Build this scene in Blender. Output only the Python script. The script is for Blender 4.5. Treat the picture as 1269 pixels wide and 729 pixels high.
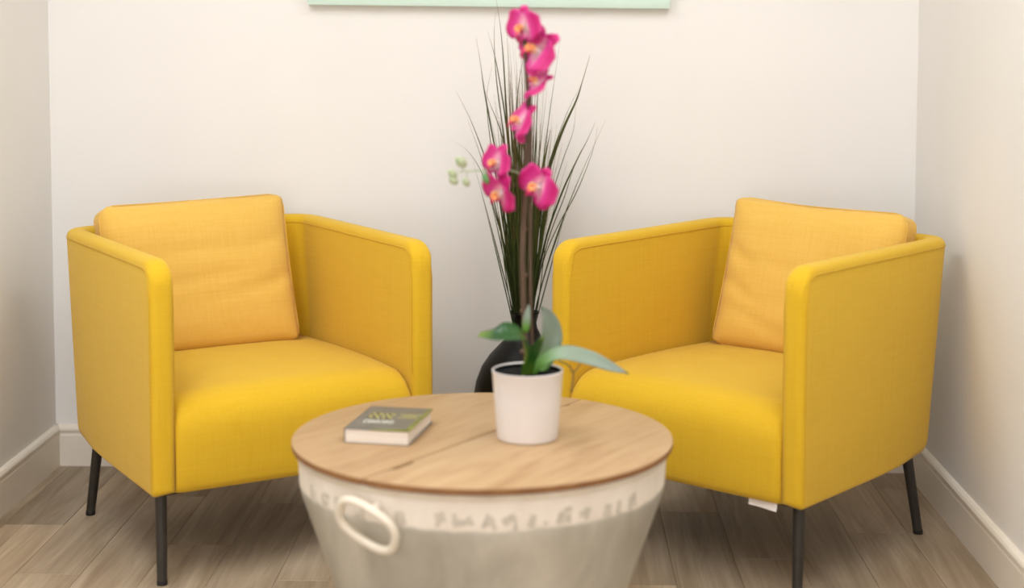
import bpy, bmesh, math, random
from mathutils import Vector, Matrix, noise

for _o in list(bpy.data.objects):
    bpy.data.objects.remove(_o)
SC = bpy.context.scene
COL = SC.collection
R = math.radians
random.seed(7)

# ------------------------------------------------------------------ camera
F_PX = 1956.4
PITCH, YAW, ROLL = 0.0727, -0.025, 0.0018
CAM = Vector((0, -4.4268, 1.2305))
fwd = Vector((math.sin(YAW)*math.cos(PITCH), math.cos(YAW)*math.cos(PITCH), -math.sin(PITCH)))
rgt = Vector((math.cos(YAW), -math.sin(YAW), 0))
upv = rgt.cross(fwd)
r2 = math.cos(ROLL)*rgt + math.sin(ROLL)*upv
u2 = -math.sin(ROLL)*rgt + math.cos(ROLL)*upv
cam_d = bpy.data.cameras.new('camera')
cam = bpy.data.objects.new('camera', cam_d)
COL.objects.link(cam)
cam.matrix_world = Matrix(((r2.x, u2.x, -fwd.x, CAM.x), (r2.y, u2.y, -fwd.y, CAM.y), (r2.z, u2.z, -fwd.z, CAM.z), (0, 0, 0, 1)))
cam_d.sensor_fit = 'HORIZONTAL'
cam_d.sensor_width = 36
cam_d.lens = 36*F_PX/1269
cam_d.shift_y = -176.9/1269
cam_d.clip_start = 0.05
cam_d.dof.use_dof = True
cam_d.dof.focus_distance = 3.95
cam_d.dof.aperture_fstop = 1.7
SC.camera = cam

# ------------------------------------------------------------------ light and exposure
world = bpy.data.worlds.new('world')
SC.world = world
world.use_nodes = True
bg = world.node_tree.nodes['Background']
bg.inputs[0].default_value = (1.0, 0.98, 0.95, 1)
bg.inputs[1].default_value = 0.05


def area(name, loc, aim, sx, sy, power, color):
    d = bpy.data.lights.new(name, 'AREA')
    d.shape = 'RECTANGLE'
    d.size, d.size_y = sx, sy
    d.energy = power
    d.color = color
    o = bpy.data.objects.new(name, d)
    COL.objects.link(o)
    o.location = loc
    o.rotation_euler = (Vector(aim)-Vector(loc)).to_track_quat('-Z', 'Y').to_euler()
    return o


WARM = (1.0, 1.0, 1.10)
COOL = (0.93, 1.0, 1.05)
area('ceiling_panel_light', (-1.12, -2.10, 2.57), (-1.12, -2.10, 0), 0.5, 1.8, 17, COOL)
area('ceiling_panel_light', (0.68, -1.90, 2.57), (0.68, -1.90, 0), 0.5, 1.8, 11.5, COOL)
area('ceiling_panel_light', (-0.50, -3.90, 2.57), (-0.50, -3.90, 0), 1.6, 1.3, 8, WARM)
area('low_wall_fill', (-0.60, -5.50, 1.05), (-0.40, 0, 0.6), 1.5, 1.7, 16, WARM)  # added fill behind the camera, lifts the lower walls; no window there

SC.view_settings.view_transform = 'Standard'
SC.view_settings.look = 'None'
SC.view_settings.exposure = 0.69
SC.view_settings.gamma = 1
SC.view_settings.use_curve_mapping = False


# ------------------------------------------------------------------ helpers
def lin(r, g, b):
    def f(c):
        c /= 255
        return c/12.92 if c <= .04045 else ((c+.055)/1.055)**2.4
    return (f(r), f(g), f(b), 1)


class N:
    """small node-material writer"""
    def __init__(self, name, rough=0.6, metal=0.0, spec=0.5):
        self.m = bpy.data.materials.new(name)
        self.m.use_nodes = True
        self.t = self.m.node_tree
        self.b = self.t.nodes['Principled BSDF']
        self.b.inputs['Roughness'].default_value = rough
        self.b.inputs['Metallic'].default_value = metal
        self.b.inputs['Specular IOR Level'].default_value = spec
        self._c = None

    def new(self, kind, **kw):
        n = self.t.nodes.new(kind)
        for k, v in kw.items():
            setattr(n, k, v)
        return n

    def link(self, a, b):
        self.t.links.new(a, b)

    def coord(self, scale=(1, 1, 1), rot=(0, 0, 0), rand=False):
        if self._c is None:
            self._c = self.new('ShaderNodeTexCoord')
        mp = self.new('ShaderNodeMapping')
        mp.inputs['Scale'].default_value = scale
        mp.inputs['Rotation'].default_value = rot
        self.link(self._c.outputs['Object'], mp.inputs['Vector'])
        if rand:
            oi = self.new('ShaderNodeObjectInfo')
            mul = self.new('ShaderNodeMath', operation='MULTIPLY')
            mul.inputs[1].default_value = 37.0
            self.link(oi.outputs['Random'], mul.inputs[0])
            self.link(mul.outputs[0], mp.inputs['Location'])
        return mp.outputs['Vector']

    def noise(self, scale=(1, 1, 1), detail=3, rough=0.55, dist=0, rand=False, rot=(0, 0, 0)):
        n = self.new('ShaderNodeTexNoise')
        n.inputs['Scale'].default_value = 1.0
        n.inputs['Detail'].default_value = detail
        n.inputs['Roughness'].default_value = rough
        n.inputs['Distortion'].default_value = dist
        self.link(self.coord(scale, rot, rand), n.inputs['Vector'])
        return n.outputs['Fac']

    def ramp(self, fac, stops, interp='LINEAR'):
        n = self.new('ShaderNodeValToRGB')
        n.color_ramp.interpolation = interp
        e = n.color_ramp.elements
        while len(e) < len(stops):
            e.new(0.5)
        for el, (p, c) in zip(e, stops):
            el.position = p
            el.color = c
        self.link(fac, n.inputs['Fac'])
        return n.outputs['Color']

    def mix(self, fac, a, b, blend='MIX'):
        n = self.new('ShaderNodeMix', data_type='RGBA', blend_type=blend)
        for sock, val in ((n.inputs[0], fac), (n.inputs[6], a), (n.inputs[7], b)):
            if hasattr(val, 'links'):
                self.link(val, sock)
            else:
                sock.default_value = val
        return n.outputs[2]

    def math(self, op, a, b=0.0):
        n = self.new('ShaderNodeMath', operation=op)
        for sock, val in ((n.inputs[0], a), (n.inputs[1], b)):
            if hasattr(val, 'links'):
                self.link(val, sock)
            else:
                sock.default_value = val
        return n.outputs[0]

    def color(self, c):
        if hasattr(c, 'links'):
            self.link(c, self.b.inputs['Base Color'])
        else:
            self.b.inputs['Base Color'].default_value = c
        return self

    def bump(self, h, strength=0.2, dist=0.002):
        n = self.new('ShaderNodeBump')
        n.inputs['Strength'].default_value = strength
        n.inputs['Distance'].default_value = dist
        self.link(h, n.inputs['Height'])
        self.link(n.outputs[0], self.b.inputs['Normal'])
        return self


def me(name, verts, faces, mat=None, smooth=True):
    m = bpy.data.meshes.new(name)
    m.from_pydata([tuple(v) for v in verts], [], faces)
    b = bmesh.new()
    b.from_mesh(m)
    bmesh.ops.recalc_face_normals(b, faces=b.faces)
    b.to_mesh(m)
    b.free()
    if smooth:
        m.shade_smooth()
    if mat:
        m.materials.append(mat)
    return m


def ob(name, mesh, parent=None, loc=(0, 0, 0), rot=(0, 0, 0)):
    o = bpy.data.objects.new(name, mesh)
    COL.objects.link(o)
    o.location = loc
    o.rotation_euler = rot
    if parent:
        o.parent = parent
    return o


def tag(o, label, cat, group=None):
    o['label'] = label
    o['category'] = cat
    if group:
        o['group'] = group
    return o


def thing(name, label, cat, loc=(0, 0, 0), rz=0, group=None):
    o = ob(name, None, None, loc, (0, 0, rz))
    o.empty_display_size = 0.1
    return tag(o, label, cat, group)


def struct(o):
    o['kind'] = 'structure'
    return o


class MB:
    def __init__(self):
        self.v, self.f = [], []

    def add(self, v, f):
        k = len(self.v)
        self.v += [Vector(p) for p in v]
        self.f += [[i+k for i in q] for q in f]
        return self

    def box(self, a, b):
        (x0, y0, z0), (x1, y1, z1) = a, b
        v = [(x, y, z) for z in (z0, z1) for y in (y0, y1) for x in (x0, x1)]
        return self.add(v, [(0, 2, 3, 1), (4, 5, 7, 6), (0, 1, 5, 4), (2, 6, 7, 3), (0, 4, 6, 2), (1, 3, 7, 5)])

    def tube(self, pts, rad, seg=8, closed=False, cap=True):
        pts = [Vector(p) for p in pts]
        n = len(pts)
        rs = rad if isinstance(rad, (list, tuple)) else [rad]*n
        ring, fs = [], []
        prev = None
        for i, p in enumerate(pts):
            if closed:
                t = pts[(i+1) % n]-pts[i-1]
            else:
                t = pts[min(i+1, n-1)]-pts[max(i-1, 0)]
            t.normalize()
            if prev is None:
                a = Vector((0, 0, 1)) if abs(t.z) < .9 else Vector((1, 0, 0))
                u = t.cross(a).normalized()
            else:
                u = (prev-t*prev.dot(t)).normalized()
            prev = u
            w = t.cross(u)
            for k in range(seg):
                an = 2*math.pi*k/seg
                ring.append(p+(u*math.cos(an)+w*math.sin(an))*rs[i])
        for i in range(n if closed else n-1):
            j = (i+1) % n
            for k in range(seg):
                l = (k+1) % seg
                fs.append((i*seg+k, i*seg+l, j*seg+l, j*seg+k))
        if cap and not closed:
            fs.append(tuple(range(seg))[::-1])
            fs.append(tuple(range((n-1)*seg, n*seg)))
        return self.add(ring, fs)

    def lathe(self, prof, seg=64, c=(0, 0)):
        v, f = [], []
        n = len(prof)
        for k in range(seg):
            a = 2*math.pi*k/seg
            for r, z in prof:
                v.append((c[0]+r*math.cos(a), c[1]+r*math.sin(a), z))
        for k in range(seg):
            l = (k+1) % seg
            for i in range(n-1):
                f.append((k*n+i, l*n+i, l*n+i+1, k*n+i+1))
        if prof[0][0] > 1e-6:
            f.append(tuple(k*n for k in range(seg))[::-1])
        if prof[-1][0] > 1e-6:
            f.append(tuple(k*n+n-1 for k in range(seg)))
        return self.add(v, f)

    def prism(self, poly, z0, z1):
        n = len(poly)
        v = [(x, y, z0) for x, y in poly]+[(x, y, z1) for x, y in poly]
        f = [tuple(range(n))[::-1], tuple(range(n, 2*n))]
        f += [(i, (i+1) % n, n+(i+1) % n, n+i) for i in range(n)]
        return self.add(v, f)

    def build(self, name, mat, parent=None, smooth=True, bevel=0, seg=2, weld=False, **kw):
        m = me(name, self.v, self.f, mat, smooth)
        if weld or bevel:
            b = bmesh.new()
            b.from_mesh(m)
            bmesh.ops.remove_doubles(b, verts=b.verts, dist=1e-6)
            if bevel:
                es = [e for e in b.edges if len(e.link_faces) == 2 and e.calc_face_angle() > R(30)]
                bmesh.ops.bevel(b, geom=es, offset=bevel, segments=seg, affect='EDGES', profile=0.5)
            b.to_mesh(m)
            b.free()
            if smooth:
                m.shade_smooth()
        if smooth:
            m.set_sharp_from_angle(angle=R(42))
        return ob(name, m, parent, **kw)


def catmull(pts, n=6):
    P = [Vector(p) for p in pts]
    P = [P[0]*2-P[1]]+P+[P[-1]*2-P[-2]]
    out = []
    for i in range(1, len(P)-2):
        for k in range(n):
            t = k/n
            a, b, c, d = P[i-1:i+3]
            out.append(.5*((2*b)+(c-a)*t+(2*a-5*b+4*c-d)*t*t+(3*b-a-3*c+d)*t**3))
    out.append(P[-2])
    return out


# ------------------------------------------------------------------ materials
def wall_mat():
    n = N('wall_paint', .75, spec=.25)
    f = n.noise((2.2, 2.2, 2.2), 2)
    n.color(n.ramp(f, [(.3, lin(240, 236, 231)), (.7, lin(243, 239, 234))]))
    n.bump(n.noise((260, 260, 260), 2), .06, .001)
    return n.m


def trim_mat():
    n = N('trim_paint', .38)
    n.color(n.ramp(n.noise((3, 3, 3), 2), [(.3, lin(240, 230, 214)), (.7, lin(243, 234, 220))]))
    return n.m


def plank_mat():
    n = N('laminate_oak', .42, spec=.4)
    oi = n.new('ShaderNodeObjectInfo')
    fine = n.noise((130, 2.6, 20), 4, .6, .4, rand=True)
    broad = n.noise((17, 1.3, 5), 4, .62, 1.2, rand=True)
    blot = n.noise((5, 2.0, 3), 3, .5, .3, rand=True)
    c = n.ramp(broad, [(.25, lin(152, 130, 105)), (.5, lin(178, 157, 131)), (.76, lin(200, 181, 157))])
    c2 = n.ramp(fine, [(.3, (.80, .79, .77, 1)), (.62, (1.04, 1.04, 1.04, 1))])
    c = n.mix(.75, c, c2, 'MULTIPLY')
    c3 = n.ramp(blot, [(.3, (.86, .85, .83, 1)), (.7, (1.1, 1.1, 1.1, 1))])
    c = n.mix(.8, c, c3, 'MULTIPLY')
    c = n.mix(1.0, c, oi.outputs['Color'], 'MULTIPLY')
    n.color(c)
    n.bump(fine, .12, .0006)
    n.link(n.math('ADD', n.math('MULTIPLY', broad, -.18), .52), n.b.inputs['Roughness'])
    return n.m


def fabric_mat(name, base, hi, lo):
    n = N(name, .86, spec=.18)
    v = n.noise((190, 190, 9), 3, .6)
    h = n.noise((9, 9, 210), 3, .6)
    g = n.noise((420, 420, 420), 2, .5)
    s = n.math('ADD', n.math('MULTIPLY', v, .5), n.math('MULTIPLY', h, .5))
    s = n.math('ADD', n.math('MULTIPLY', s, .8), n.math('MULTIPLY', g, .2))
    n.color(n.ramp(s, [(.36, lo), (.5, base), (.64, hi)]))
    n.bump(s, .2, .001)
    n.b.inputs['Sheen Weight'].default_value = .17
    n.b.inputs['Sheen Roughness'].default_value = .5
    n.b.inputs['Sheen Tint'].default_value = (1, .95, .85, 1)
    return n.m


def plain(name, c, rough=.5, metal=0.0, spec=.5):
    return N(name, rough, metal, spec).color(c).m


def varied(name, a, b, scale, rough=.5, detail=3, spec=.5, bump=0):
    n = N(name, rough, spec=spec)
    f = n.noise(scale, detail)
    n.color(n.ramp(f, [(.32, a), (.68, b)]))
    if bump:
        n.bump(f, bump, .001)
    return n.m


M = {}
M['wall'] = wall_mat()
M['trim'] = trim_mat()
M['ceiling'] = plain('ceiling_paint', lin(240, 236, 228), .8)
M['gap'] = plain('subfloor_dark', lin(70, 58, 46), .9)
M['plank'] = plank_mat()
M['fabric'] = fabric_mat('yellow_linen', lin(220, 176, 38), lin(223, 180, 44), lin(216, 171, 33))
M['cushion'] = fabric_mat('yellow_cushion_linen', lin(230, 184, 88), lin(233, 189, 96), lin(226, 179, 80))
M['piping'] = fabric_mat('yellow_piping', lin(211, 166, 35), lin(215, 171, 41), lin(205, 160, 30))
M['leg'] = varied('charcoal_metal', lin(44, 41, 36), lin(54, 50, 44), (30, 30, 30), .42)
M['foot'] = plain('black_plastic', lin(28, 26, 24), .6)
M['dust'] = plain('black_underlining', lin(24, 23, 22), .9)
M['nursery'] = plain('nursery_black', lin(13, 12, 11), .85, spec=.15)
M['label'] = plain('white_label', lin(236, 226, 216), .7)


def wood_mat():
    n = N('pale_pine', .5, spec=.35)
    broad = n.noise((3.0, 16, 6), 4, .55, 1.0, rand=True)
    fine = n.noise((6, 120, 30), 3, .6, .3, rand=True)
    c = n.ramp(broad, [(.26, lin(170, 135, 95)), (.48, lin(186, 152, 112)), (.75, lin(196, 164, 124))])
    c = n.mix(.5, c, n.ramp(fine, [(.3, (.86, .82, .76, 1)), (.6, (1.03, 1.03, 1.03, 1))]), 'MULTIPLY')
    oi = n.new('ShaderNodeObjectInfo')
    n.color(n.mix(1.0, c, oi.outputs['Color'], 'MULTIPLY'))
    n.bump(fine, .08, .0006)
    return n.m


M['wood'] = wood_mat()
M['wood_edge'] = varied('stained_edge', lin(122, 80, 40), lin(146, 100, 54), (20, 20, 4), .6)


def tub_mat():
    """galvanised steel with a chalky whitewashed band under the rim, worn off along an uneven lower line"""
    n = N('whitewashed_zinc', .5)
    tc = n.new('ShaderNodeTexCoord')
    sep = n.new('ShaderNodeSeparateXYZ')
    n.link(tc.outputs['Object'], sep.inputs[0])
    wob = n.noise((26, 26, 10), 4, .6)
    z = n.math('ADD', sep.outputs['Z'], n.math('MULTIPLY', n.math('SUBTRACT', wob, .5), .016))
    mr = n.new('ShaderNodeMapRange', interpolation_type='SMOOTHSTEP')
    mr.inputs['From Min'].default_value = .366
    mr.inputs['From Max'].default_value = .374
    n.link(z, mr.inputs['Value'])
    band = mr.outputs['Result']
    zinc = n.ramp(n.noise((7, 7, 2.4), 4, .6, .5), [(.3, lin(172, 167, 152)), (.52, lin(194, 190, 177)), (.74, lin(218, 214, 201))])
    chalk = n.ramp(n.noise((14, 14, 9), 4, .6), [(.3, lin(226, 214, 196)), (.7, lin(240, 230, 214))])
    n.color(n.mix(band, zinc, chalk))
    n.link(n.math('MULTIPLY', n.math('SUBTRACT', 1.0, band), .35), n.b.inputs['Metallic'])
    n.link(n.math('ADD', n.math('MULTIPLY', band, .3), .42), n.b.inputs['Roughness'])
    return n.m


M['tub'] = tub_mat()
M['chalk'] = varied('chalk_white_metal', lin(222, 210, 188), lin(236, 226, 206), (20, 20, 20), .55)
M['letter'] = varied('worn_grey_print', lin(190, 180, 163), lin(216, 205, 187), (90, 90, 90), .65, 4)
M['pot'] = varied('white_ceramic', lin(224, 216, 209), lin(228, 221, 214), (8, 8, 8), .38)
M['soil'] = varied('dark_bark_soil', lin(10, 9, 8), lin(26, 21, 17), (90, 90, 90), .9, 4, .3, .6)
M['stem'] = varied('brown_stem', lin(70, 50, 35), lin(98, 74, 55), (60, 60, 12), .65)
M['stake'] = varied('grey_brown_stake', lin(80, 61, 45), lin(104, 82, 64), (70, 70, 8), .7)
M['bud'] = varied('pale_green_bud', lin(150, 165, 120), lin(186, 194, 156), (60, 60, 60), .5)
M['bud_green'] = varied('green_bud', lin(76, 128, 66), lin(116, 160, 100), (60, 60, 60), .5)
M['vase'] = varied('black_ceramic', lin(11, 10, 9), lin(18, 16, 14), (6, 6, 6), .4, 3, .2)
M['root'] = plain('grey_root', lin(104, 92, 60), .7)
M['page'] = N('page_edges', .8)
M['page'] = M['page'].color(M['page'].ramp(M['page'].noise((3, 3, 900), 2), [(.35, lin(222, 210, 194)), (.65, lin(240, 231, 218))])).m
M['cover'] = varied('book_cover_grey', lin(92, 90, 84), lin(104, 101, 95), (14, 14, 14), .35)
M['cover_green'] = varied('olive_green_print', lin(92, 98, 22), lin(126, 132, 34), (25, 25, 25), .4)
M['ink_yellow'] = plain('muted_yellow_print', lin(176, 166, 88), .5)
M['ink_white'] = plain('white_print', lin(226, 221, 205), .5)
M['mint'] = varied('mint_frame_paint', lin(206, 226, 212), lin(212, 231, 217), (4, 4, 4), .5)
M['mint_canvas'] = varied('mint_canvas', lin(214, 236, 224), lin(224, 241, 231), (3, 3, 3), .7)


def tone_mat(name, stops, rough=.5, spec=.3, trans=0.0):
    n = N(name, rough, spec=spec)
    a = n.new('ShaderNodeAttribute', attribute_name='tone')
    n.color(n.ramp(a.outputs['Fac'], stops))
    if trans:
        n.b.inputs['Subsurface Weight'].default_value = trans
        n.b.inputs['Subsurface Radius'].default_value = (.01, .004, .004)
        n.b.inputs['Subsurface Scale'].default_value = .3
    return n.m


M['petal'] = tone_mat('magenta_petal', [(0, lin(248, 222, 224)), (.16, lin(238, 160, 190)), (.36, lin(208, 60, 138)), (.75, lin(184, 14, 98)), (1, lin(214, 72, 142))])
M['lip'] = tone_mat('orchid_lip', [(0, lin(250, 236, 190)), (.45, lin(248, 178, 96)), (.7, lin(226, 70, 110)), (1, lin(176, 14, 86))])
M['column'] = plain('orchid_column', lin(248, 230, 232), .5)
M['leaf_dark'] = tone_mat('orchid_leaf_dark', [(0, lin(96, 128, 36)), (.35, lin(32, 84, 20)), (.8, lin(18, 68, 16)), (1, lin(110, 136, 46))], .38, .5)
M['leaf_pale'] = tone_mat('orchid_leaf_pale', [(0, lin(86, 146, 28)), (.22, lin(104, 146, 70)), (.45, lin(132, 148, 126)), (.93, lin(120, 132, 118)), (1, lin(70, 74, 40))], .4, .5)
M['grass'] = tone_mat('grass_blade', [(0, lin(30, 34, 12)), (.45, lin(52, 62, 20)), (.75, lin(84, 84, 38)), (1, lin(136, 84, 60))], .6)
M['grass_dark'] = tone_mat('grass_stem', [(0, lin(24, 26, 9)), (.5, lin(52, 64, 18)), (.8, lin(80, 80, 32)), (1, lin(132, 88, 62))], .65)


def set_tone(mesh, vals):
    a = mesh.attributes.new('tone', 'FLOAT', 'POINT')
    a.data.foreach_set('value', vals)


# ------------------------------------------------------------------ the room
XL, XR, YF, CEIL = -1.4178, 1.0189, -5.6, 2.6
floor = struct(MB().box((XL-.1, YF, -.05), (XR+.1, .1, -.0085)).build('floor', M['gap'], smooth=False))
struct(MB().box((XL-.1, 0, -.05), (XR+.1, .1, CEIL+.1)).build('wall_back', M['wall'], smooth=False))
struct(MB().box((XL-.1, YF, -.05), (XL, 0, CEIL+.1)).build('wall_left', M['wall'], smooth=False))
struct(MB().box((XR, YF, -.05), (XR+.1, 0, CEIL+.1)).build('wall_right', M['wall'], smooth=False))
struct(MB().box((XL-.1, YF-.1, -.05), (XR+.1, YF, CEIL+.1)).build('wall_front', M['wall'], smooth=False))
struct(MB().box((XL, YF, CEIL), (XR, 0, CEIL+.1)).build('ceiling', M['ceiling'], smooth=False))

# laminate planks, all running away from the camera
PW, PL, SEAM = .151, 1.22, .285
FIXED = {  # row -> (y of one cross joint, tones of the planks from the back wall towards the camera)
    -11: (-.556, [.70, 1.12, .95, 1.0, .9]), -10: (-.92, [.94, .98, 1.05, .9, 1.0]), -9: (-.30, [.86, 1.0, .92, 1.1, 1.0]),
    -8: (-.70, [.92, 1.04, .95, 1.0, .9]), -4: (-.62, [.80, .98, 1.0, 1.0, 1.0]), 0: (-.40, [.95, .88, 1.1, 1.0, 1.0]),
    1: (-.764, [.84, .96, 1.0, 1.0, 1.0]), 2: (-.30, [.90, .80, 1.0, 1.0, 1.0]), 3: (-.560, [1.06, .92, 1.0, 1.0, 1.0]),
    4: (-.16, [.86, .84, .96, 1.0, 1.0]), -1: (-.95, [.9, 1.18, 1.0, 1.0, 1.0]), -12: (-.8, [.80, 1.0, 1.0, 1.0, 1.0])}
pcache = {}
for row in range(-12, 5):
    x0 = max(SEAM+PW*row, XL+.002)
    x1 = min(SEAM+PW*(row+1), XR-.002)
    if x1-x0 < .01:
        continue
    j, tones = FIXED.get(row, (-random.uniform(.15, 1.15), [random.uniform(.86, 1.1) for _ in range(6)]))
    edges = [-.002]
    y = j
    while y > YF:
        edges.append(y)
        y -= PL
    edges.append(YF+.002)
    for k in range(len(edges)-1):
        ya, yb = edges[k], edges[k+1]
        w, l = x1-x0-.0007, ya-yb-.0007
        key = (round(w, 4), round(l, 4))
        if key not in pcache:
            pcache[key] = MB().box((-w/2, -l/2, -.0085), (w/2, l/2, 0)).build('plank', M['plank'], bevel=.0008, seg=1, smooth=False)
            o = pcache[key]
        else:
            o = ob('plank', pcache[key].data)
        o.parent = floor
        o.location = ((x0+x1)/2, (ya+yb)/2, 0)
        t = tones[min(k, len(tones)-1)]
        o.color = (t, t*.995, t*.985, 1)


# baseboards: flat board, stepped and rounded cap
def baseboard(name, length, place):
    h = .118
    prof = [(0, 0), (.014, 0), (.014, h-.030), (.012, h-.026), (.012, h-.020), (.0155, h-.016), (.0155, h-.010), (.012, h-.004), (.006, h), (0, h)]
    n = len(prof)
    v = [(x, -d, z) for x in (0, length) for d, z in prof]
    f = [tuple(range(n)), tuple(range(n, 2*n))[::-1]]+[(i, (i+1) % n, n+(i+1) % n, n+i) for i in range(n)]
    m = me(name, v, f, M['trim'], False)
    o = ob(name, m)
    o.matrix_world = place
    return struct(o)


baseboard('baseboard_back', XR-XL, Matrix.Translation((XL, 0, 0)))
baseboard('baseboard_left', -YF, Matrix.Translation((XL, YF, 0)) @ Matrix.Rotation(R(90), 4, 'Z'))
baseboard('baseboard_right', -YF, Matrix.Translation((XR, 0, 0)) @ Matrix.Rotation(R(-90), 4, 'Z'))

# ------------------------------------------------------------------ armchair
W2, A, BT, BB, ZT, ZB, TH, RC = .351, .3514, .3888, .3019, .738, .2098, .054, .09
KB = (BB+A)/(BT+A)


def ydepth(y, z):
    k = KB+(1-KB)*(z-ZB)/(ZT-ZB)
    return -A+(y+A)*k


def u_path():
    """stations round the U: (x, y, nx, ny, s) with the outward normal and the distance from the nearer front end"""
    st = []
    ss = [RFT*(1-math.cos(k/12*math.pi/2)) for k in range(13)]+[.075, .12, .2, .3, .42, .53, BT-RC+A]
    for s in ss:
        st.append((-W2, -A+s, -1, 0, s))
    for k in range(1, 10):
        a = k/10*math.pi/2
        st.append((-W2+RC-RC*math.cos(a), BT-RC+RC*math.sin(a), -math.cos(a), math.sin(a), 9))
    for x in (-W2+RC, -.13, 0):
        st.append((x, BT, 0, 1, 9))
    return st+[(-x, y, -nx, ny, s) for x, y, nx, ny, s in st[:-1][::-1]]


RFT, ER, RT = .058, .018, .018     # rounding of the arm's front top corner, of the front edges, of the top edges


def top_at(s):
    return ZT if s >= RFT else ZT-(RFT-math.sqrt(max(0, RFT**2-(RFT-s)**2)))


def bot_at(s):
    r = .022
    return ZB if s >= r else ZB+(r-math.sqrt(max(0, r*r-(r-s)**2)))*.8


def make_shell_mesh():
    st = u_path()
    v, f = [], []
    n = None
    for x, y, nx, ny, s in st:
        z0, z1 = bot_at(s), top_at(s)
        sh = ER-math.sqrt(max(0, ER*ER-(ER-s)**2)) if s < ER else 0.0
        back = 1.0 if s == 9 else max(0.0, min(1.0, (s-.5)/.15))
        rb = .010+.030*back
        o0, o1 = sh, TH-sh
        rt = min(RT, (o1-o0)/2-.001)
        ring = []
        for k in range(6):                       # outer bottom
            a = k/5*math.pi/2
            ring.append((o0+rb-rb*math.sin(a) if rb < (o1-o0) else o0, z0+rb-rb*math.cos(a)))
        for q in (.3, .6):
            ring.append((o0, z0+(z1-z0)*q))
        for k in range(6):                       # outer top
            a = k/5*math.pi/2
            ring.append((o0+rt-rt*math.cos(a), z1-rt+rt*math.sin(a)))
        ring.append(((o0+o1)/2, z1+.0015))
        for k in range(6):                       # inner top
            a = k/5*math.pi/2
            ring.append((o1-rt+rt*math.sin(a), z1-rt+rt*math.cos(a)))
        for q in (.6, .3):
            ring.append((o1, z0+(z1-z0)*q))
        ring.append((o1, z0+.004))
        n = len(ring)
        for o, z in ring:
            v.append((x-nx*o, ydepth(y-ny*o, z), z))
    for i in range(len(st)-1):
        for k in range(n):
            l = (k+1) % n
            f.append((i*n+k, i*n+l, (i+1)*n+l, (i+1)*n+k))
    f.append(tuple(range(n)))
    f.append(tuple(range((len(st)-1)*n, len(st)*n))[::-1])
    return me('shell', v, f, M['fabric'])


def make_piping(side):
    """seam cord along the outer (0) or inner (1) edge of the arms and back"""
    st = [q for q in u_path() if q[4] >= .013]
    o = -.0004 if side == 0 else TH+.0004
    pts = []
    for i, (x, y, nx, ny, s) in enumerate(st):
        pts.append((x-nx*o, ydepth(y-ny*o, top_at(s)-RT), top_at(s)-RT*1.05))
    x, y = st[0][0], st[0][1]
    xo = -W2+(o if side else o)
    lo = .23 if side == 0 else .42
    down = [(xo, -A+.012, z) for z in (lo, .4+.04*side, .5, .6, .65)]
    pts = down+pts[1:-1]+[(-q[0], q[1], q[2]) for q in down[::-1]]
    m = MB()
    m.tube(pts, .0014, 6)
    return m


def make_seat_mesh():
    hw = W2-TH-.0015
    prof = [(.285, ZB+.004), (-.337, ZB+.002), (-.346, ZB+.006), (-.350, ZB+.02), (-.3515, .26), (-.3525, .31), (-.351, .345)]
    for k in range(1, 9):
        a = k/8*math.pi/2
        prof.append((-.262-.088*math.cos(a), .347+.074*math.sin(a)))
    prof += [(-.2, .4235), (-.12, .4245), (-.03, .4235), (.07, .421), (.17, .417), (.285, .412)]
    us = [-1, -.995, -.985, -.965, -.93, -.85, -.7, -.5, -.25, 0]
    us += [-u for u in us[:-1]][::-1]
    v, f = [], []
    n = len(prof)
    for u in us:
        e = 1-abs(u)
        dip = max(0, 1-e/.06)
        cr = 1-abs(u)**3
        for i, (y, z) in enumerate(prof):
            top = max(0, min(1, (z-.30)/.12))
            zz = z+.012*cr*top-.016*dip**2.2*top
            yy = y+(.008*dip**2 if y < -.25 else 0)-(.004*cr if y < -.3 else 0)
            v.append((u*hw, yy, zz))
    for j in range(len(us)-1):
        for i in range(n-1):
            f.append((j*n+i, j*n+i+1, (j+1)*n+i+1, (j+1)*n+i))
        f.append((j*n+n-1, j*n, (j+1)*n, (j+1)*n+n-1))
    f.append(tuple(range(n)))
    f.append(tuple(range((len(us)-1)*n, len(us)*n))[::-1])
    return me('seat', v, f, M['fabric'])


LEGS = [((-.318, -.302, .218), (-.3204, -.3098)), ((.318, -.302, .218), (.3204, -.3098)),
        ((-.297, .238, .222), (-.308, .291)), ((.297, .238, .222), (.308, .291))]


def make_chair(label, loc, rz):
    t = thing('armchair', label, 'armchair', loc, rz, 'yellow tub armchairs')
    sh = ob('shell', make_shell_mesh(), t)
    make_piping(0).build('piping', M['piping'], sh)
    make_piping(1).build('piping', M['piping'], sh)
    ob('seat', make_seat_mesh(), t)
    MB().box((-.315, -.325, .2070), (.315, .225, .2115)).build('shading_dust_cover', M['dust'], t, smooth=False)  # unseen black lining, added to cut bounce and deepen shade under the seat
    for (tx, ty, tz), (fx, fy) in LEGS:
        d = Vector((fx-tx, fy-ty, -tz))
        p0 = Vector((tx, ty, tz))
        lg = MB().tube([p0, p0+d*.5, p0+d*.955], [.0135, .0125, .0115], 16).build('leg', M['leg'], t)
        MB().tube([p0+d*.95, p0+d*.96, p0+d], [.0117, .0122, .0118], 16).build('foot_cap', M['foot'], lg)
    return t


def copy_tree(o, parent=None):
    c = o.copy()
    COL.objects.link(c)
    c.parent = parent
    for ch in o.children:
        copy_tree(ch, c)
    return c


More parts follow.
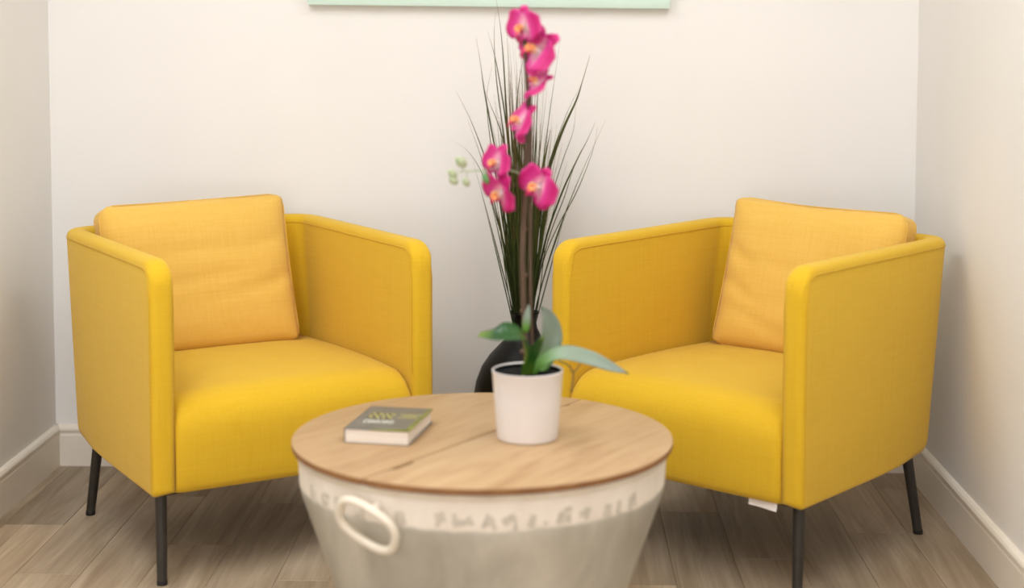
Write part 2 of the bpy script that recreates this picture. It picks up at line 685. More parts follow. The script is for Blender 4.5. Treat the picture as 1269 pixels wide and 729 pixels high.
LCH = ((-.7672, -.5479, 0), .5686)
RCH = ((.4919, -.5870, 0), -.6897)
chair_l = make_chair('yellow linen armchair beside the left wall, turned towards the book on the table', *LCH)
chair_r = copy_tree(chair_l)
chair_r.location, chair_r.rotation_euler.z = RCH[0], RCH[1]
chair_r['label'] = 'yellow linen armchair by the right wall with a white tag hanging under its seat'
cl = MB()
vv = []
for i in range(7):
    u = i/6
    for z, dy in ((.216, 0), (.208, -.001), (.203, -.002), (.1985, -.003)):
        for th in (0, .0006):
            vv.append((.213+.0725*u, -.338+dy-th+.002*math.sin(u*5), z-.003*u))
ff = []
for i in range(6):
    for k in range(3):
        for th in (0, 1):
            a = i*8+k*2+th
            ff.append((a, a+2, a+10, a+8))
    ff.append((i*8, i*8+8, i*8+9, i*8+1))
    ff.append((i*8+6, i*8+7, i*8+15, i*8+14))
for i in (0, 6):
    for k in range(3):
        a = i*8+k*2
        ff.append((a, a+1, a+3, a+2))
cl.add(vv, ff)
cl.build('care_tag', M['label'], chair_r)['label'] = 'white care tag'


# ------------------------------------------------------------------ back cushions
def make_cushion(name, label, seed, hw, hh, ht, shape):
    """soft box cushion standing upright: x across, y through (front = -y), z up, origin at the bottom middle"""
    G = 26
    rnd = random.Random(seed)
    off = Vector((rnd.uniform(-9, 9), rnd.uniform(-9, 9), rnd.uniform(-9, 9)))
    b = bmesh.new()
    bmesh.ops.create_cube(b, size=2)
    bmesh.ops.subdivide_edges(b, edges=b.edges[:], cuts=G, use_grid_fill=True)
    rr = .040
    for q in b.verts:
        p = Vector((q.co.x*hw, q.co.y*ht, q.co.z*hh))
        # round corners of the outline, then round the front and back edges
        c = Vector((max(-hw+rr, min(hw-rr, p.x)), 0, max(-hh+rr, min(hh-rr, p.z))))
        d = Vector((p.x-c.x, 0, p.z-c.z))
        if d.length > rr:
            d = d.normalized()*rr
        p = Vector((c.x+d.x, p.y, c.z+d.z))
        u, w = p.x/hw, p.z/hh
        edge = min(1.0, min(hw-abs(p.x), hh-abs(p.z))/.085)
        edge = max(0.0, edge)
        prof = .50+.50*math.sqrt(max(0, 1-(1-edge)**2))
        puff = prof*(1+.22*(1-u*u)*(1-w*w))
        p.y *= puff*(1 if q.co.y < 0 else .5)
        # sides drawn in a little between the corners
        p.x *= 1-.020*(1-w*w)+.012*(-w)
        p.z *= 1-.012*(1-u*u)
        x, z = shape(u, w)
        p.x += x
        p.z += z
        nz = noise.noise(Vector((p.x*6, p.y*5, p.z*16))+off)
        nz2 = noise.noise(Vector((p.x*3, p.y*3, p.z*5))+off*2)
        crease = 0.0
        for cx, cz, sx, sz, am, ang in CREASE[seed]:
            ca, sa = math.cos(ang), math.sin(ang)
            ex = ((p.x-cx)*ca+(p.z-cz)*sa)/sx
            ez = (-(p.x-cx)*sa+(p.z-cz)*ca)/sz
            crease += am*math.exp(-ex*ex-ez*ez)
        p.y += (nz*.0022+nz2*.005)*(1 if q.co.y < 0 else .5)+(crease if q.co.y < 0 else 0)
        p.z += hh
        q.co = p
    m = bpy.data.meshes.new(name)
    b.to_mesh(m)
    b.free()
    m.materials.append(M['cushion'])
    m.shade_smooth()
    o = tag(ob(name, m), label, 'cushion', 'back cushions on the armchairs')
    # piping along the front edge
    pts = []
    outline = []
    for k in range(25):
        outline.append((-1+2*k/24, 1))
    for k in range(1, 25):
        outline.append((1, 1-2*k/24))
    for k in range(1, 25):
        outline.append((1-2*k/24, -1))
    for k in range(1, 24):
        outline.append((-1, -1+2*k/24))
    for u, w in outline:
        p = Vector((u*hw, 0, w*hh))
        c = Vector((max(-hw+rr, min(hw-rr, p.x)), 0, max(-hh+rr, min(hh-rr, p.z))))
        d = Vector((p.x-c.x, 0, p.z-c.z))
        if d.length > rr:
            d = d.normalized()*rr
        p = Vector((c.x+d.x, 0, c.z+d.z))
        uu, ww = p.x/hw, p.z/hh
        p.x *= 1-.020*(1-ww*ww)+.012*(-ww)
        p.z *= 1-.012*(1-uu*uu)
        x, z = shape(uu, ww)
        pts.append(Vector((p.x+x, -.5*ht-.0015, p.z+z+hh)))
    MB().tube(pts, .0014, 6, closed=True).build('piping', M['cushion'], o)
    return o


CREASE = {1: [(-.05, -.02, .16, .012, .006, .12), (.12, -.05, .10, .012, .006, .2), (-.02, .06, .2, .016, .005, .05), (.2, -.03, .05, .014, .009, .5), (.19, .08, .06, .012, .006, .4)],
          2: [(-.2, .05, .06, .014, .009, -.6), (-.19, -.04, .07, .012, .007, -.5), (-.12, -.12, .12, .014, .006, -.3), (.0, .02, .16, .016, .004, -.1), (.2, .16, .04, .012, .008, .6)]}


def put_on(chair, obj_, local, tilt, rz=0, roll=0):
    mw = Matrix.Translation(chair[0]) @ Matrix.Rotation(chair[1], 4, 'Z')
    obj_.matrix_world = mw @ Matrix.Translation(local) @ Matrix.Rotation(rz, 4, 'Z') @ Matrix.Rotation(tilt, 4, 'X') @ Matrix.Rotation(roll, 4, 'Y')


c1 = make_cushion('back_cushion', 'square yellow cushion leaning in the armchair beside the left wall', 1, 0.256, .198, .064,
                  lambda u, w: (0, .005*max(0, w)*u))
put_on(LCH, c1, (-.028, .206, .411), R(-15), R(0), R(0))
c2 = make_cushion('back_cushion', 'square yellow cushion leaning in the armchair by the right wall', 2, .254, .195, .062,
                  lambda u, w: (0, .008*max(0, w)*max(0, -u-.2)+.003*max(0, w)*max(0, u)))
put_on(RCH, c2, (.020, .206, .413), R(-15), R(0), R(1))

# ------------------------------------------------------------------ tub coffee table
TC = Vector((-.1329, -1.3805, 0))
TR, TZ, TT = .3718, .45, .012
table = thing('tub_coffee_table', 'round coffee table made of a whitewashed galvanised tub under a wooden lid', 'coffee table', TC)
JA = R(57.5)                        # the joint between the two lid halves runs this way


def lid_half(sgn):
    """half disc with two finger notches cut into the straight edge (local x along the joint)"""
    pts = []
    g = .0019
    for k in range(49):
        a = math.pi*k/48
        pts.append((TR*math.cos(a), max(g, TR*math.sin(a))))
    # straight edge from -TR to TR, with notches
    for nx, depth in ((-.262, .0095), (.308, .005)):
        if sgn > 0:
            continue
        w = .034 if nx < 0 else .010
        pts += [(nx-w, g), (nx-w*.8, g+depth), (nx+w*.8, g+depth), (nx+w, g)]
    if sgn < 0:
        pts = [(x, -y) for x, y in pts][::-1]
    return pts


for sgn in (1, -1):
    b = MB()
    b.prism(lid_half(sgn), TZ-TT, TZ)
    o = b.build('lid_board', M['wood'], table, bevel=.0016, seg=2, rot=(0, 0, JA))
    o.color = (.95, .93, .90, 1) if sgn > 0 else (1.03, 1.03, 1.03, 1)
    o.data.materials.append(M['wood_edge'])
    for p in o.data.polygons:
        c = p.center
        if abs(p.normal.z) < .6 and math.hypot(c.x, c.y) > TR*.97:
            p.material_index = 1


def tub_r(z):
    if z < .36:
        return .232+.345*z
    return .3562+(z-.36)*.05


prof = [(.0, .004), (.220, .004), (.228, .0), (.236, .004)]
zs = [.012+.408*k/24 for k in range(25)]
prof += [(tub_r(z)+(.0012 if k in (5, 6) else 0), z) for k, z in enumerate(zs)]
tb = MB().lathe(prof+[(tub_r(.43), .430), (tub_r(.43)-.003, .430)]+[(tub_r(z)-.003, z) for z in (.40, .3, .2, .1, .012)]+[(.0, .012)], 96)
tub = tb.build('tub', M['tub'], table, weld=True)
rim = [(tub_r(.424)+.0065*math.cos(a)-.001, .4300+.0065*math.sin(a)) for a in [2*math.pi*k/12 for k in range(13)]]
MB().lathe(rim[:-1]+[rim[0]], 96).build('rim', M['chalk'], tub, weld=True)


def on_tub(phi, z, off=0.0):
    """phi = 0 faces the camera side (-y), positive to the right"""
    r = tub_r(z)+off
    return Vector((r*math.sin(phi), -r*math.cos(phi), z))


# worn stencilled print round the whitewashed band: too worn to read, strokes only
st_m = None


def stroke(p0, p1, w0, w1=None, n=4):
    w1 = w0 if w1 is None else w1
    v = []
    for k in range(n+1):
        t = k/n
        c = Vector(p0).lerp(Vector(p1), t)
        d = (Vector(p1)-Vector(p0)).normalized()
        nn = Vector((-d.y, d.x))*(w0+(w1-w0)*t)/2
        for s in (1, -1):
            q = c+nn*s
            for off in (.0003, .0010):
                v.append(on_tub(q.x/.36, q.y, off))
    f = []
    for k in range(n):
        a = 4*k
        f += [(a+1, a+3, a+7, a+5), (a, a+4, a+6, a+2), (a, a+1, a+5, a+4), (a+2, a+6, a+7, a+3)]
    f += [(0, 2, 3, 1), (4*n, 4*n+1, 4*n+3, 4*n+2)]
    st_m.add(v, f)


def glyph(deg, strokes):
    global st_m
    st_m = MB()
    x = R(deg)*.36
    for (a, b, c, d, w) in strokes:
        w *= random.uniform(1.25, 1.7)
        a, b, c, d = (q+random.uniform(-.16, .16) for q in (a, b, c, d))
        stroke((x+a*.030, .372+b*.027), (x+c*.030, .372+d*.027), w, w*random.uniform(.6, 1.3))
    st_m.build('worn_letter', M['letter'], tub, smooth=False)


glyph(-58, [(-.3, 0, -.3, 1, .007), (.2, 0, .2, .9, .006)])
glyph(-50, [(-.4, .2, .3, .2, .008), (-.4, .9, .3, .9, .006), (-.4, .2, -.4, .9, .006)])
glyph(-44, [(-.3, .3, .4, .0, .010), (-.3, .3, -.2, .9, .006)])
glyph(-35, [(-.4, .0, .4, .1, .008), (.2, .1, .1, .7, .006)])
glyph(-21.5, [(-.05, 0, .05, .95, .013), (-.3, 0, .3, .05, .006)])
glyph(-10.5, [(-.1, 0, .0, .95, .006), (0, .9, .45, .85, .009), (.0, .5, .4, .5, .008), (.4, .85, .4, .5, .007)])
glyph(-3.2, [(-.5, .25, -.45, .95, .005), (-.45, .5, .45, .55, .010), (.42, .3, .45, .95, .006)])
glyph(4.2, [(-.5, .1, .0, .95, .006), (.0, .95, .45, .1, .006), (-.3, .35, .3, .35, .005)])
glyph(10, [(-.4, .35, .4, .8, .010), (.35, .1, .4, .8, .005)])
glyph(16.6, [(0, .1, 0, .9, .009)])
glyph(20.5, [(-.1, .1, .2, .35, .006)])
glyph(26, [(-.45, .1, -.1, .85, .007), (-.2, .45, .5, .35, .012), (.0, .85, .5, .9, .006)])
glyph(32.5, [(-.3, .4, .4, .9, .009), (.35, .2, .4, .9, .006)])
glyph(41.5, [(0, .0, 0, .95, .008), (-.3, .1, .3, .1, .006)])
glyph(46, [(0, .05, 0, .95, .008)])
glyph(52, [(-.2, .1, -.2, .95, .007), (.3, .1, .3, .95, .007)])

# ring handles hanging from an ear on each side of the tub
def handle(phi):
    er = MB()
    zc = .370
    c = on_tub(phi, zc, .020)
    t = Vector((math.cos(phi), math.sin(phi), 0))
    out = Vector((math.sin(phi), -math.cos(phi), 0))
    dn = (on_tub(phi, .30)-on_tub(phi, .40)).normalized()
    a = R(22)
    ex = t*math.cos(a)+dn*math.sin(a)
    ey = -t*math.sin(a)+dn*math.cos(a)
    pts = []
    for k in range(40):
        q = 2*math.pi*k/40
        cs, sn = math.cos(q), math.sin(q)
        sx = math.copysign(abs(cs)**.75, cs)*.061
        sy = math.copysign(abs(sn)**.75, sn)*.036
        pts.append(c+ex*sx+ey*sy)
    h = MB().tube(pts, .0076, 10, closed=True).build('handle', M['chalk'], table)
    top = c-ey*.034
    base = top-out*(.016)
    e = MB().tube([base-out*.004, base+out*.010, top+out*.004], [.009, .006, .004], 12)
    e.build('ear', M['chalk'], h)


handle(R(-30.3))
handle(R(-30.3+180))

# ------------------------------------------------------------------ book
bk_o = Vector((-.3956, -1.4483, TZ+.0004))
bx = Vector((.1314, -.0434, 0))
bw, bl, bt_ = .128, .188, .028
book = thing('book', 'thick paperback with a dark grey cover lying on the wooden table lid', 'book', bk_o, R(-9.6))
MB().box((.001, .001, .0012), (bw-.003, bl-.002, bt_-.0012)).build('pages', M['page'], book, smooth=False)
MB().box((0, 0, 0), (bw, bl, .0012)).build('back_cover', M['cover'], book, smooth=False)
MB().box((-.0012, 0, 0), (0.0008, bl, bt_)).build('spine', M['cover'], book, smooth=False)
cv = MB().box((0, -.0005, bt_-.0012), (bw, bl, bt_)).build('front_cover', M['cover'], book, smooth=False)
MB().prism([(bw-.010, .0), (bw+.0004, .0), (bw+.0004, bl), (bw-.006, bl)], bt_-.0013, bt_+.0003).build('cover_band', M['cover_green'], cv, smooth=False)
MB().prism([(.05, -.0009), (bw-.006, -.0009), (bw-.006, .014), (bw-.02, .012), (.06, .004)], bt_-.0013, bt_+.0003).build('cover_band', M['cover_green'], cv, smooth=False)
pr = MB()
x = .020
for wd in (.007, .010, .009, .005, .010, .009):      # unreadable white title word
    pr.box((x, .050, bt_), (x+wd*.35, .076, bt_+.0003))
    pr.box((x, .050, bt_), (x+wd, .056, bt_+.0003))
    pr.box((x, .070, bt_), (x+wd, .076, bt_+.0003))
    if wd > .008:
        pr.box((x+wd*.65, .050, bt_), (x+wd, .076, bt_+.0003))
    x += wd+.002
pr.build('title_print', M['ink_white'], cv, smooth=False)['label'] = 'white title print, too blurred to read'
pr = MB()
x = .018
for wd in (.010, .012, .008, .012):                  # unreadable large yellow word
    pr.box((x, .092, bt_), (x+wd*.4, .132, bt_+.0003))
    pr.box((x, .092, bt_), (x+wd, .102, bt_+.0003))
    pr.box((x, .118, bt_), (x+wd, .130, bt_+.0003))
    x += wd+.0025
for y in (.100, .126):
    for k in range(5):
        pr.box((.078+k*.0085, y, bt_), (.084+k*.0085, y+.006, bt_+.0003))
for k in range(3):
    pr.box((.086+k*.0095, .112, bt_), (.093+k*.0095, .119, bt_+.0003))
pr.build('cover_print', M['ink_yellow'], cv, smooth=False)['label'] = 'muted yellow print, too blurred to read'

# ------------------------------------------------------------------ potted orchid
PC = Vector((-.0446, -1.400, TZ))
orchid = thing('potted_orchid', 'magenta orchid with tall stem in a white pot on the round table', 'potted plant', PC)
pp = [(0, .003), (.050, .003), (.055, .0), (.0585, .003), (.0605, .02), (.0655, .085), (.0690, .133), (.0698, .1345), (.0680, .136), (.0660, .134), (.0650, .112), (.0, .112)]
pot = MB().lathe(pp, 64).build('pot', M['pot'], orchid, weld=True)
# soil: lumpy disc
v, f = [(0, 0, .127)], []
for i in range(1, 9):
    for k in range(36):
        a = 2*math.pi*k/36
        r = .0625*i/8
        v.append((r*math.cos(a), r*math.sin(a), 0.126+.006*noise.noise(Vector((r*math.cos(a)*60, r*math.sin(a)*60, 3)))))
for k in range(36):
    f.append((0, 1+k, 1+(k+1) % 36))
for i in range(7):
    for k in range(36):
        a, b_ = 1+i*36+k, 1+i*36+(k+1) % 36
        f.append((a, a+36, b_+36, b_))
ob('soil', me('soil', v, f, M['soil']), orchid)
MB().lathe([(.0615, .112), (.0648, .112), (.0655, .131), (.0652, .1335), (.0630, .1335), (.0622, .128)], 48).build('nursery_pot', M['nursery'], orchid, weld=True)


def OP(px, pz, dy=0.0):
    """a point of the orchid, given in metres across (world x) and up (world z), dy towards the back"""
    return Vector((px, PC.y+dy, pz))-PC


stem_pts = [OP(-.046, .565), OP(-.050, .66), OP(-.055, .80, -.004), OP(-.050, .93), OP(-.047, 1.02), OP(-.046, 1.11), OP(-.050, 1.18), OP(-.053, 1.235)]
stem = MB().tube(catmull(stem_pts, 6), [.0054]*20+[.0042]*23, 10)
for z in (.62, .70, .77, .86, .95):
    stem.lathe([(.0055, -.004+z-PC.z), (.0078, z-PC.z), (.0055, .004+z-PC.z)], 10, (-.0525-PC.x if z < .9 else -.0485-PC.x, 0))
stem.build('stem', M['stem'], orchid)
MB().tube(catmull([OP(-.034, .566, .01), OP(-.040, .75, .008), OP(-.040, .92, .008), OP(-.041, 1.12, .006)], 4), .0032, 8).build('support_stake', M['stake'], orchid)


def blade_mesh(name, pts, widths, up, mat, cup=.15, nu=7, thick=.0012, tones=None):
    """a leaf or petal: spine points, half widths, the side vector taken from spine x up"""
    P = [Vector(p) for p in pts]
    n = len(P)
    v, tn = [], []
    for i, p in enumerate(P):
        t = (P[min(i+1, n-1)]-P[max(i-1, 0)]).normalized()
        upi = up[i] if isinstance(up, list) else up
        s = t.cross(Vector(upi)).normalized()
        nn = s.cross(t).normalized()
        for k in range(nu):
            u = -1+2*k/(nu-1)
            v.append(p+s*widths[i]*u+nn*(cup*widths[i]*u*u))
            tn.append((i/(n-1)) if tones is None else tones(i/(n-1), u))
    top = len(v)
    for i, p in enumerate(P):
        t = (P[min(i+1, n-1)]-P[max(i-1, 0)]).normalized()
        upi = up[i] if isinstance(up, list) else up
        s = t.cross(Vector(upi)).normalized()
        nn = s.cross(t).normalized()
        for k in range(nu):
            v.append(v[i*nu+k]-nn*thick)
            tn.append(tn[i*nu+k])
    f = []
    for i in range(n-1):
        for k in range(nu-1):
            a = i*nu+k
            f.append((a, a+1, a+nu+1, a+nu))
            f.append((top+a, top+a+nu, top+a+nu+1, top+a+1))
        f.append((i*nu, (i+1)*nu, top+(i+1)*nu, top+i*nu))
        f.append((i*nu+nu-1, top+i*nu+nu-1, top+(i+1)*nu+nu-1, (i+1)*nu+nu-1))
    f.append(tuple(range(nu))+tuple(range(top+nu-1, top-1, -1)))
    e = (n-1)*nu
    f.append(tuple(range(e+nu-1, e-1, -1))+tuple(range(top+e, top+e+nu)))
    m = me(name, v, f, mat)
    set_tone(m, tn)
    return m


def leaf(pts, wmax, mat, up=(0, 0, 1), shape=None, cup=.35, label=None):
    P = catmull(pts, 6)
    n = len(P)
    ws = []
    for i in range(n):
        s = i/(n-1)
        w = wmax*(shape(s) if shape else max(.06, math.sin(math.pi*min(1, .12+.88*s)**.8)**.8))
        ws.append(w)
    o = ob('leaf', blade_mesh('leaf', P, ws, up, mat, cup), orchid)
    if label:
        o['label'] = label


leaf([OP(-.040, .566), OP(-.020, .600, -.01), OP(.020, .622, -.018), (.115, -.030, .166), (.158, -.034, .150), (.194, -.036, .136)], .016, M['leaf_pale'],
     (-.1, -.75, .62), lambda s: max(.1, min(1, .32+1.5*s)*(1-max(0, (s-.5)/.5)**2.0)), .12, 'long pale green leaf')
leaf([OP(-.048, .570, .01), OP(-.020, .600, .03), OP(.000, .640, .035), OP(-.004, .680, .03), OP(-.020, .704, .024)], .024, M['leaf_pale'], (.25, -1, .2), None, .3)
leaf([OP(-.047, .570, -.012), OP(-.048, .620, -.030), OP(-.058, .662, -.060), (-.036, -.085, .222), (-.062, -.085, .218), (-.092, -.07, .216)], .026, M['leaf_dark'],
     (.25, -.55, .95), lambda s: max(.18, math.sin(math.pi*min(1, .1+.86*s))**.7), .25)
leaf([OP(-.046, .570, -.014), OP(-.040, .612, -.03), OP(-.026, .640, -.042), OP(-.012, .661, -.05)], .012, M['leaf_dark'], (.3, -1, .2), None, .3)
leaf([OP(-.049, .66, -.01), OP(-.046, .69, -.014), OP(-.042, .716, -.012)], .0075, M['leaf_pale'], (0, -1, .1), None, .2)
rt_ = MB()
rt_.tube(catmull([OP(.016, .600, .01), OP(.034, .592, .012), OP(.044, .576, .012), OP(.043, .556, .012), OP(.040, .538, .010)], 4), .0016, 6)
rt_.tube(catmull([OP(.058, .594, .013), OP(.050, .583, .012), OP(.044, .576, .012)], 3), .0013, 6)
rt_.build('aerial_root', M['root'], orchid)


# one petal shape per kind, facing +z, growing along +y
def petal_mesh(length, wid, shape, lift, cup, mat, ruffle=0, nu=7, ns=9, tone=None):
    P, ws = [], []
    for i in range(ns+1):
        s = i/ns
        P.append((0, .004+length*s, lift*math.sin(s*math.pi*.9)-.006*s*s))
        ws.append(max(.0008, wid*shape(s)))
    m = blade_mesh('petal', P, ws, (0, 0, 1), mat, cup, nu, .0008, tone)
    if ruffle:
        for vv_ in m.vertices:
            c = vv_.co
            c.z += ruffle*math.sin(c.x*220+c.y*150)*min(1, abs(c.x)/wid)
    return m


def t_petal(s, u):
    return min(1, s*.92+.10*abs(u)**2)


PET = petal_mesh(.040, .029, lambda s: math.sin(math.pi*(.07+.86*s**.8))**.55, .006, .12, M['petal'], .0010, tone=t_petal)
SEP = petal_mesh(.037, .0165, lambda s: math.sin(math.pi*(.12+.82*s**.85))**.6, .004, .15, M['petal'], .0005, tone=t_petal)
LIPM = petal_mesh(.024, .0085, lambda s: .55+.45*math.sin(math.pi*s*1.6) if s < .8 else .5*(1-(s-.8)/.25), .010, .9, M['lip'])
LOBE = petal_mesh(.015, .0065, lambda s: math.sin(math.pi*(.15+.8*s))**.7, .006, .7, M['lip'])
cb = MB()
cb.tube([(0, 0, -.012), (0, 0, -.004), (0, .001, .004), (0, .0, .011), (0, -.003, .014)], [.0016, .0028, .0046, .0040, .0022], 10)
COLM = me('flower', cb.v, cb.f, M['column'])


def flower(pos, face, up, sc=1.0, petals=(-72, 72), sepals=(0, -128, 128), stem_to=None):
    z = Vector(face).normalized()
    y = Vector(up)
    y = (y-z*y.dot(z)).normalized()
    x = y.cross(z)
    m = Matrix(((x.x, y.x, z.x, pos.x), (x.y, y.y, z.y, pos.y), (x.z, y.z, z.z, pos.z), (0, 0, 0, 1))) @ Matrix.Scale(sc, 4)
    fl = ob('flower', COLM, orchid)
    fl.matrix_local = m

    def add(name, mesh, ang, tilt, zoff):
        o = ob(name, mesh, fl)
        o.matrix_local = Matrix.Translation((0, 0, zoff)) @ Matrix.Rotation(R(ang), 4, 'Z') @ Matrix.Rotation(R(tilt), 4, 'X')
        return o
    for a in sepals:
        add('sepal', SEP, a, 4+random.uniform(-5, 8), -.003)
    for a in petals:
        add('petal', PET, a, 10+random.uniform(-6, 8), 0)
    add('lip', LIPM, 180, 48, .002)
    add('lip_lobe', LOBE, 128, 62, .003)
    add('lip_lobe', LOBE, -128, 62, .003)
    if stem_to is not None:
        back = pos-z*.012*sc
        mid = (back+stem_to)/2+Vector((0, .004, .006))
        MB().tube(catmull([stem_to, mid, back], 4), .0013, 6).build('flower_stalk', M['stem'], orchid)
    return fl


def onstem(z):
    return OP(-.0485, z, 0)


# centre (world x, world z), facing, up
flower(OP(-.023, .943, -.022), (-.62, -.75, .05), (.75, .1, .65), 1.08, stem_to=onstem(.93))
flower(OP(-.094, .932, -.018), (-.66, -.60, -.30), (.60, .0, .75), 1.02, stem_to=onstem(.945))
flower(OP(-.101, .988, -.010), (-.70, -.62, .10), (.45, .0, .90), .92, stem_to=onstem(.965))
flower(OP(-.056, 1.066, -.010), (-.80, -.45, .35), (.85, .0, .50), 1.0, stem_to=onstem(1.055))
flower(OP(-.026, 1.136, .000), (-.50, -.25, .70), (.9, -.30, .2), .90, stem_to=onstem(1.12))
flower(OP(-.026, 1.200, -.008), (-.62, -.62, .35), (.80, -.1, .50), 1.22, stem_to=onstem(1.17))
flower(OP(-.050, 1.248, -.012), (-.62, -.72, -.10), (.10, .0, .98), 1.02, stem_to=onstem(1.225))

# unopened buds on a short side twig
tw = catmull([OP(-.052, .965), OP(-.095, .978, -.01), OP(-.130, .974, -.014), (-.125, -.014, .522), (-.143, -.014, .515)], 4)
MB().tube(tw, .0014, 6).build('bud_twig', M['bud'], orchid)
for bx_, bz, s, mt in ((-.1725, .990, 1.05, 'bud'), (-.189, .967, .85, 'bud'), (-.187, .954, .8, 'bud'), (-.163, .951, .75, 'bud'), (-.1240, .9585, .9, 'bud_green')):
    s *= 1.4
    b = MB()
    q = OP(bx_, bz, -.016)
    b.lathe([(.0, -.0088*s), (.0035*s, -.0078*s), (.0062*s, -.003*s), (.0064*s, .002*s), (.0040*s, .007*s), (.0012*s, .0098*s), (0, .0102*s)], 12)
    o = b.build('bud', M[mt], orchid, weld=True, loc=q, rot=(R(20), R(random.uniform(-60, 60)), 0))
    tgt = min(tw, key=lambda w: (w-q).length)
    if (tgt-q).length > .007:
        MB().tube([tgt, (tgt+q)/2+Vector((0, 0, .002)), q], .0010, 6).build('bud_stalk', M['bud'], orchid)

# ------------------------------------------------------------------ vase and dried grass
VC = Vector((-.0705, -.21, 0))
vp = [(0, .006), (.070, .006), (.078, .0), (.086, .004), (.108, .06), (.130, .13), (.1405, .20), (.140, .25), (.131, .30), (.116, .34), (.094, .372), (.066, .402), (.044, .426), (.034, .446), (.0315, .466), (.035, .480), (.0405, .487), (.0395, .490), (.034, .486), (.028, .47), (.0265, .45), (.030, .43)]
vp += [(.06, .39), (.085, .36), (.12, .28), (.125, .2), (.1, .08), (.06, .02), (0, .02)]
vs = MB().lathe(vp, 64).build('floor_vase', M['vase'], weld=True, loc=VC)
tag(vs, 'black bulbous ceramic vase on the floor between the armchairs', 'vase')

gb = thing('grass_bundle', 'bundle of thin dark green dried grass rising from the black vase', 'dried plant', VC+Vector((0, 0, .30)))
GO = VC+Vector((0, 0, .30))


def grass_mesh(m, pts, w, tones, flat=True):
    P = catmull(pts, 5)
    n = len(P)
    v, f = [], []
    for i, p in enumerate(P):
        s = i/(n-1)
        ww = w*(.55+.45*math.sin(math.pi*min(1, s*1.15)))*(1-max(0, s-.6)/.4*.85)
        for dx, dy in ((ww, 0), (0, ww*.45), (-ww, 0), (0, -ww*.45)):
            v.append(p+Vector((dx, dy, 0)))
            tones.append(s)
    for i in range(n-1):
        for k in range(4):
            l = (k+1) % 4
            f.append((i*4+k, i*4+l, i*4+4+l, i*4+4+k))
    f += [(3, 2, 1, 0), (4*n-4, 4*n-3, 4*n-2, 4*n-1)]
    m.add(v, f)


# long blades that stand apart from the bundle: (half width, points x/z in metres about the vase axis, depth at the tip)
BL = [
    (.0022, [(-.005, .06), (-.024, .19), (-.049, .42), (-.094, .57), (-.142, .70), (-.185, .787)], -.02),
    (.0016, [(-.006, .06), (-.022, .18), (-.045, .33), (-.076, .44), (-.110, .55), (-.152, .62), (-.202, .654)], .02),
    (.0022, [(-.004, .06), (-.024, .24), (-.052, .48), (-.084, .65), (-.108, .78), (-.118, .85), (-.131, .93)], -.01),
    (.0020, [(-.004, .06), (-.026, .30), (-.040, .55), (-.049, .70), (-.058, .86), (-.067, .96), (-.079, 1.035)], .00),
    (.0017, [(-.002, .06), (-.015, .30), (-.026, .55), (-.039, .70), (-.045, .83), (-.050, .955)], .03),
    (.0017, [(-.004, .06), (-.020, .28), (-.034, .52), (-.052, .70), (-.074, .84), (-.088, .90), (-.102, .945)], .02),
    (.0014, [(-.004, .06), (-.020, .30), (-.046, .58), (-.076, .80), (-.084, .93), (-.080, 1.0)], .04),
    (.0016, [(-.002, .06), (-.014, .30), (-.022, .55), (-.024, .72), (-.012, .84), (.008, .91)], .03),
    (.0042, [(.004, .06), (.016, .24), (.036, .42), (.058, .55), (.096, .67), (.136, .76), (.152, .81), (.172, .88)], -.01),
    (.0026, [(.005, .06), (.020, .20), (.052, .37), (.094, .50), (.138, .60), (.166, .655), (.188, .705)], -.02),
    (.0014, [(.005, .06), (.020, .18), (.048, .32), (.088, .42), (.132, .50), (.166, .58), (.186, .64), (.194, .69)], .02),
    (.0048, [(.003, .06), (.012, .26), (.026, .44), (.044, .56), (.058, .63), (.068, .683)], -.03),
    (.0018, [(.004, .06), (.016, .26), (.034, .46), (.068, .60), (.110, .72), (.148, .80)], .03),
    (.0012, [(.004, .06), (.020, .26), (.060, .46), (.102, .60), (.130, .68), (.136, .76)], .04),
    (.0014, [(.005, .06), (.022, .20), (.062, .38), (.106, .50), (.128, .57), (.152, .63)], .03),
    (.0018, [(-.006, .06), (-.030, .20), (-.050, .36), (-.072, .52), (-.092, .64), (-.104, .76), (-.090, .85)], .03),
    (.0016, [(-.006, .06), (-.034, .22), (-.064, .40), (-.094, .53), (-.126, .63), (-.156, .71)], .01),
    (.0016, [(-.004, .06), (-.018, .28), (-.034, .50), (-.062, .66), (-.096, .75), (-.116, .80)], .05)]
for w, pts, dy in BL:
    m = MB()
    tn = []
    n = len(pts)
    grass_mesh(m, [(x, dy*(i/(n-1))**1.5, z) for i, (x, z) in enumerate(pts)], w, tn)
    mm = me('blade', m.v, m.f, M['grass'])
    set_tone(mm, tn)
    ob('blade', mm, gb)

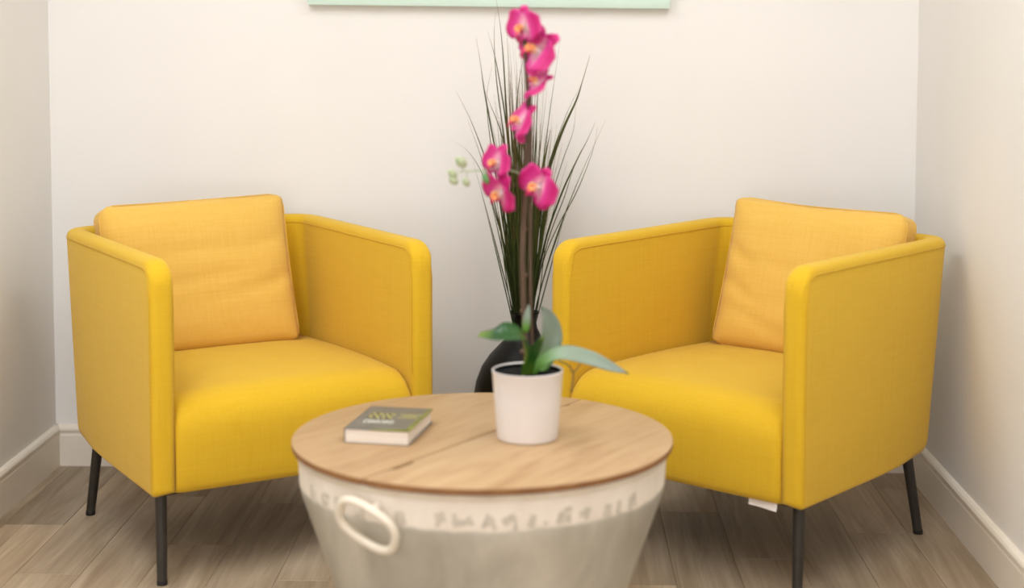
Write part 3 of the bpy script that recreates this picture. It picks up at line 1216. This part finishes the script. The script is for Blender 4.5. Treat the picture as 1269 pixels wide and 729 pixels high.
m = MB()
tn = []
rg = random.Random(11)
for k in range(22):
    sp, L = rg.gauss(-.034, .020), rg.uniform(.62, .86)
    dp, b0 = rg.uniform(-.05, .05), rg.uniform(-.014, .014)
    grass_mesh(m, [(b0+sp*(q/4)**1.2+rg.gauss(0, .003), dp*q/4, .06+L*q/4) for q in range(5)], rg.uniform(.0011, .0017), tn)
for k in range(270):
    a = rg.gauss(0, .5)
    spread = rg.gauss(-.014, .036)
    if k % 3 == 0:
        spread = rg.gauss(.014, .040)
    L = min(.78, max(.36, rg.gauss(.56, .11)))
    if k % 9 == 0:
        L = rg.uniform(.70, .90)
    if k % 7 == 0:
        L = rg.uniform(.45, .70)
        spread *= 2.0
    dpt = max(-.06, min(.06, rg.gauss(0, .022)))
    b0 = rg.uniform(-.016, .016)
    d0 = rg.uniform(-.016, .016)
    bend = rg.gauss(0, .008)
    pts = []
    for i in range(5):
        s = i/4
        pts.append((b0+spread*(s**1.25)*1.0+bend*math.sin(s*math.pi), d0+dpt*s, .06+L*s))
    grass_mesh(m, pts, rg.uniform(.0011, .0019), tn)
mm = me('fine_stems', m.v, m.f, M['grass_dark'])
set_tone(mm, tn)
fs = ob('fine_stems', mm, gb)
fs['kind'] = 'stuff'

# ------------------------------------------------------------------ picture on the wall
pic = thing('wall_picture', 'pale mint green framed picture hanging on the back wall above the plants', 'picture', (-.177, -.0005, 1.312))
pic.rotation_euler = (0, R(.57), 0)
PWD, PHT = 1.008, .72
fr = MB()
for a, b in (((-PWD/2, -.030, 0), (PWD/2, 0, .028)), ((-PWD/2, -.030, PHT-.028), (PWD/2, 0, PHT)),
             ((-PWD/2, -.030, .028), (-PWD/2+.028, 0, PHT-.028)), ((PWD/2-.028, -.030, .028), (PWD/2, 0, PHT-.028))):
    MB().box(a, b).build('frame_rail', M['mint'], pic, bevel=.002, seg=2, smooth=True)
MB().box((-PWD/2+.027, -.018, .027), (PWD/2-.027, -.004, PHT-.027)).build('canvas', M['mint_canvas'], pic, smooth=False)
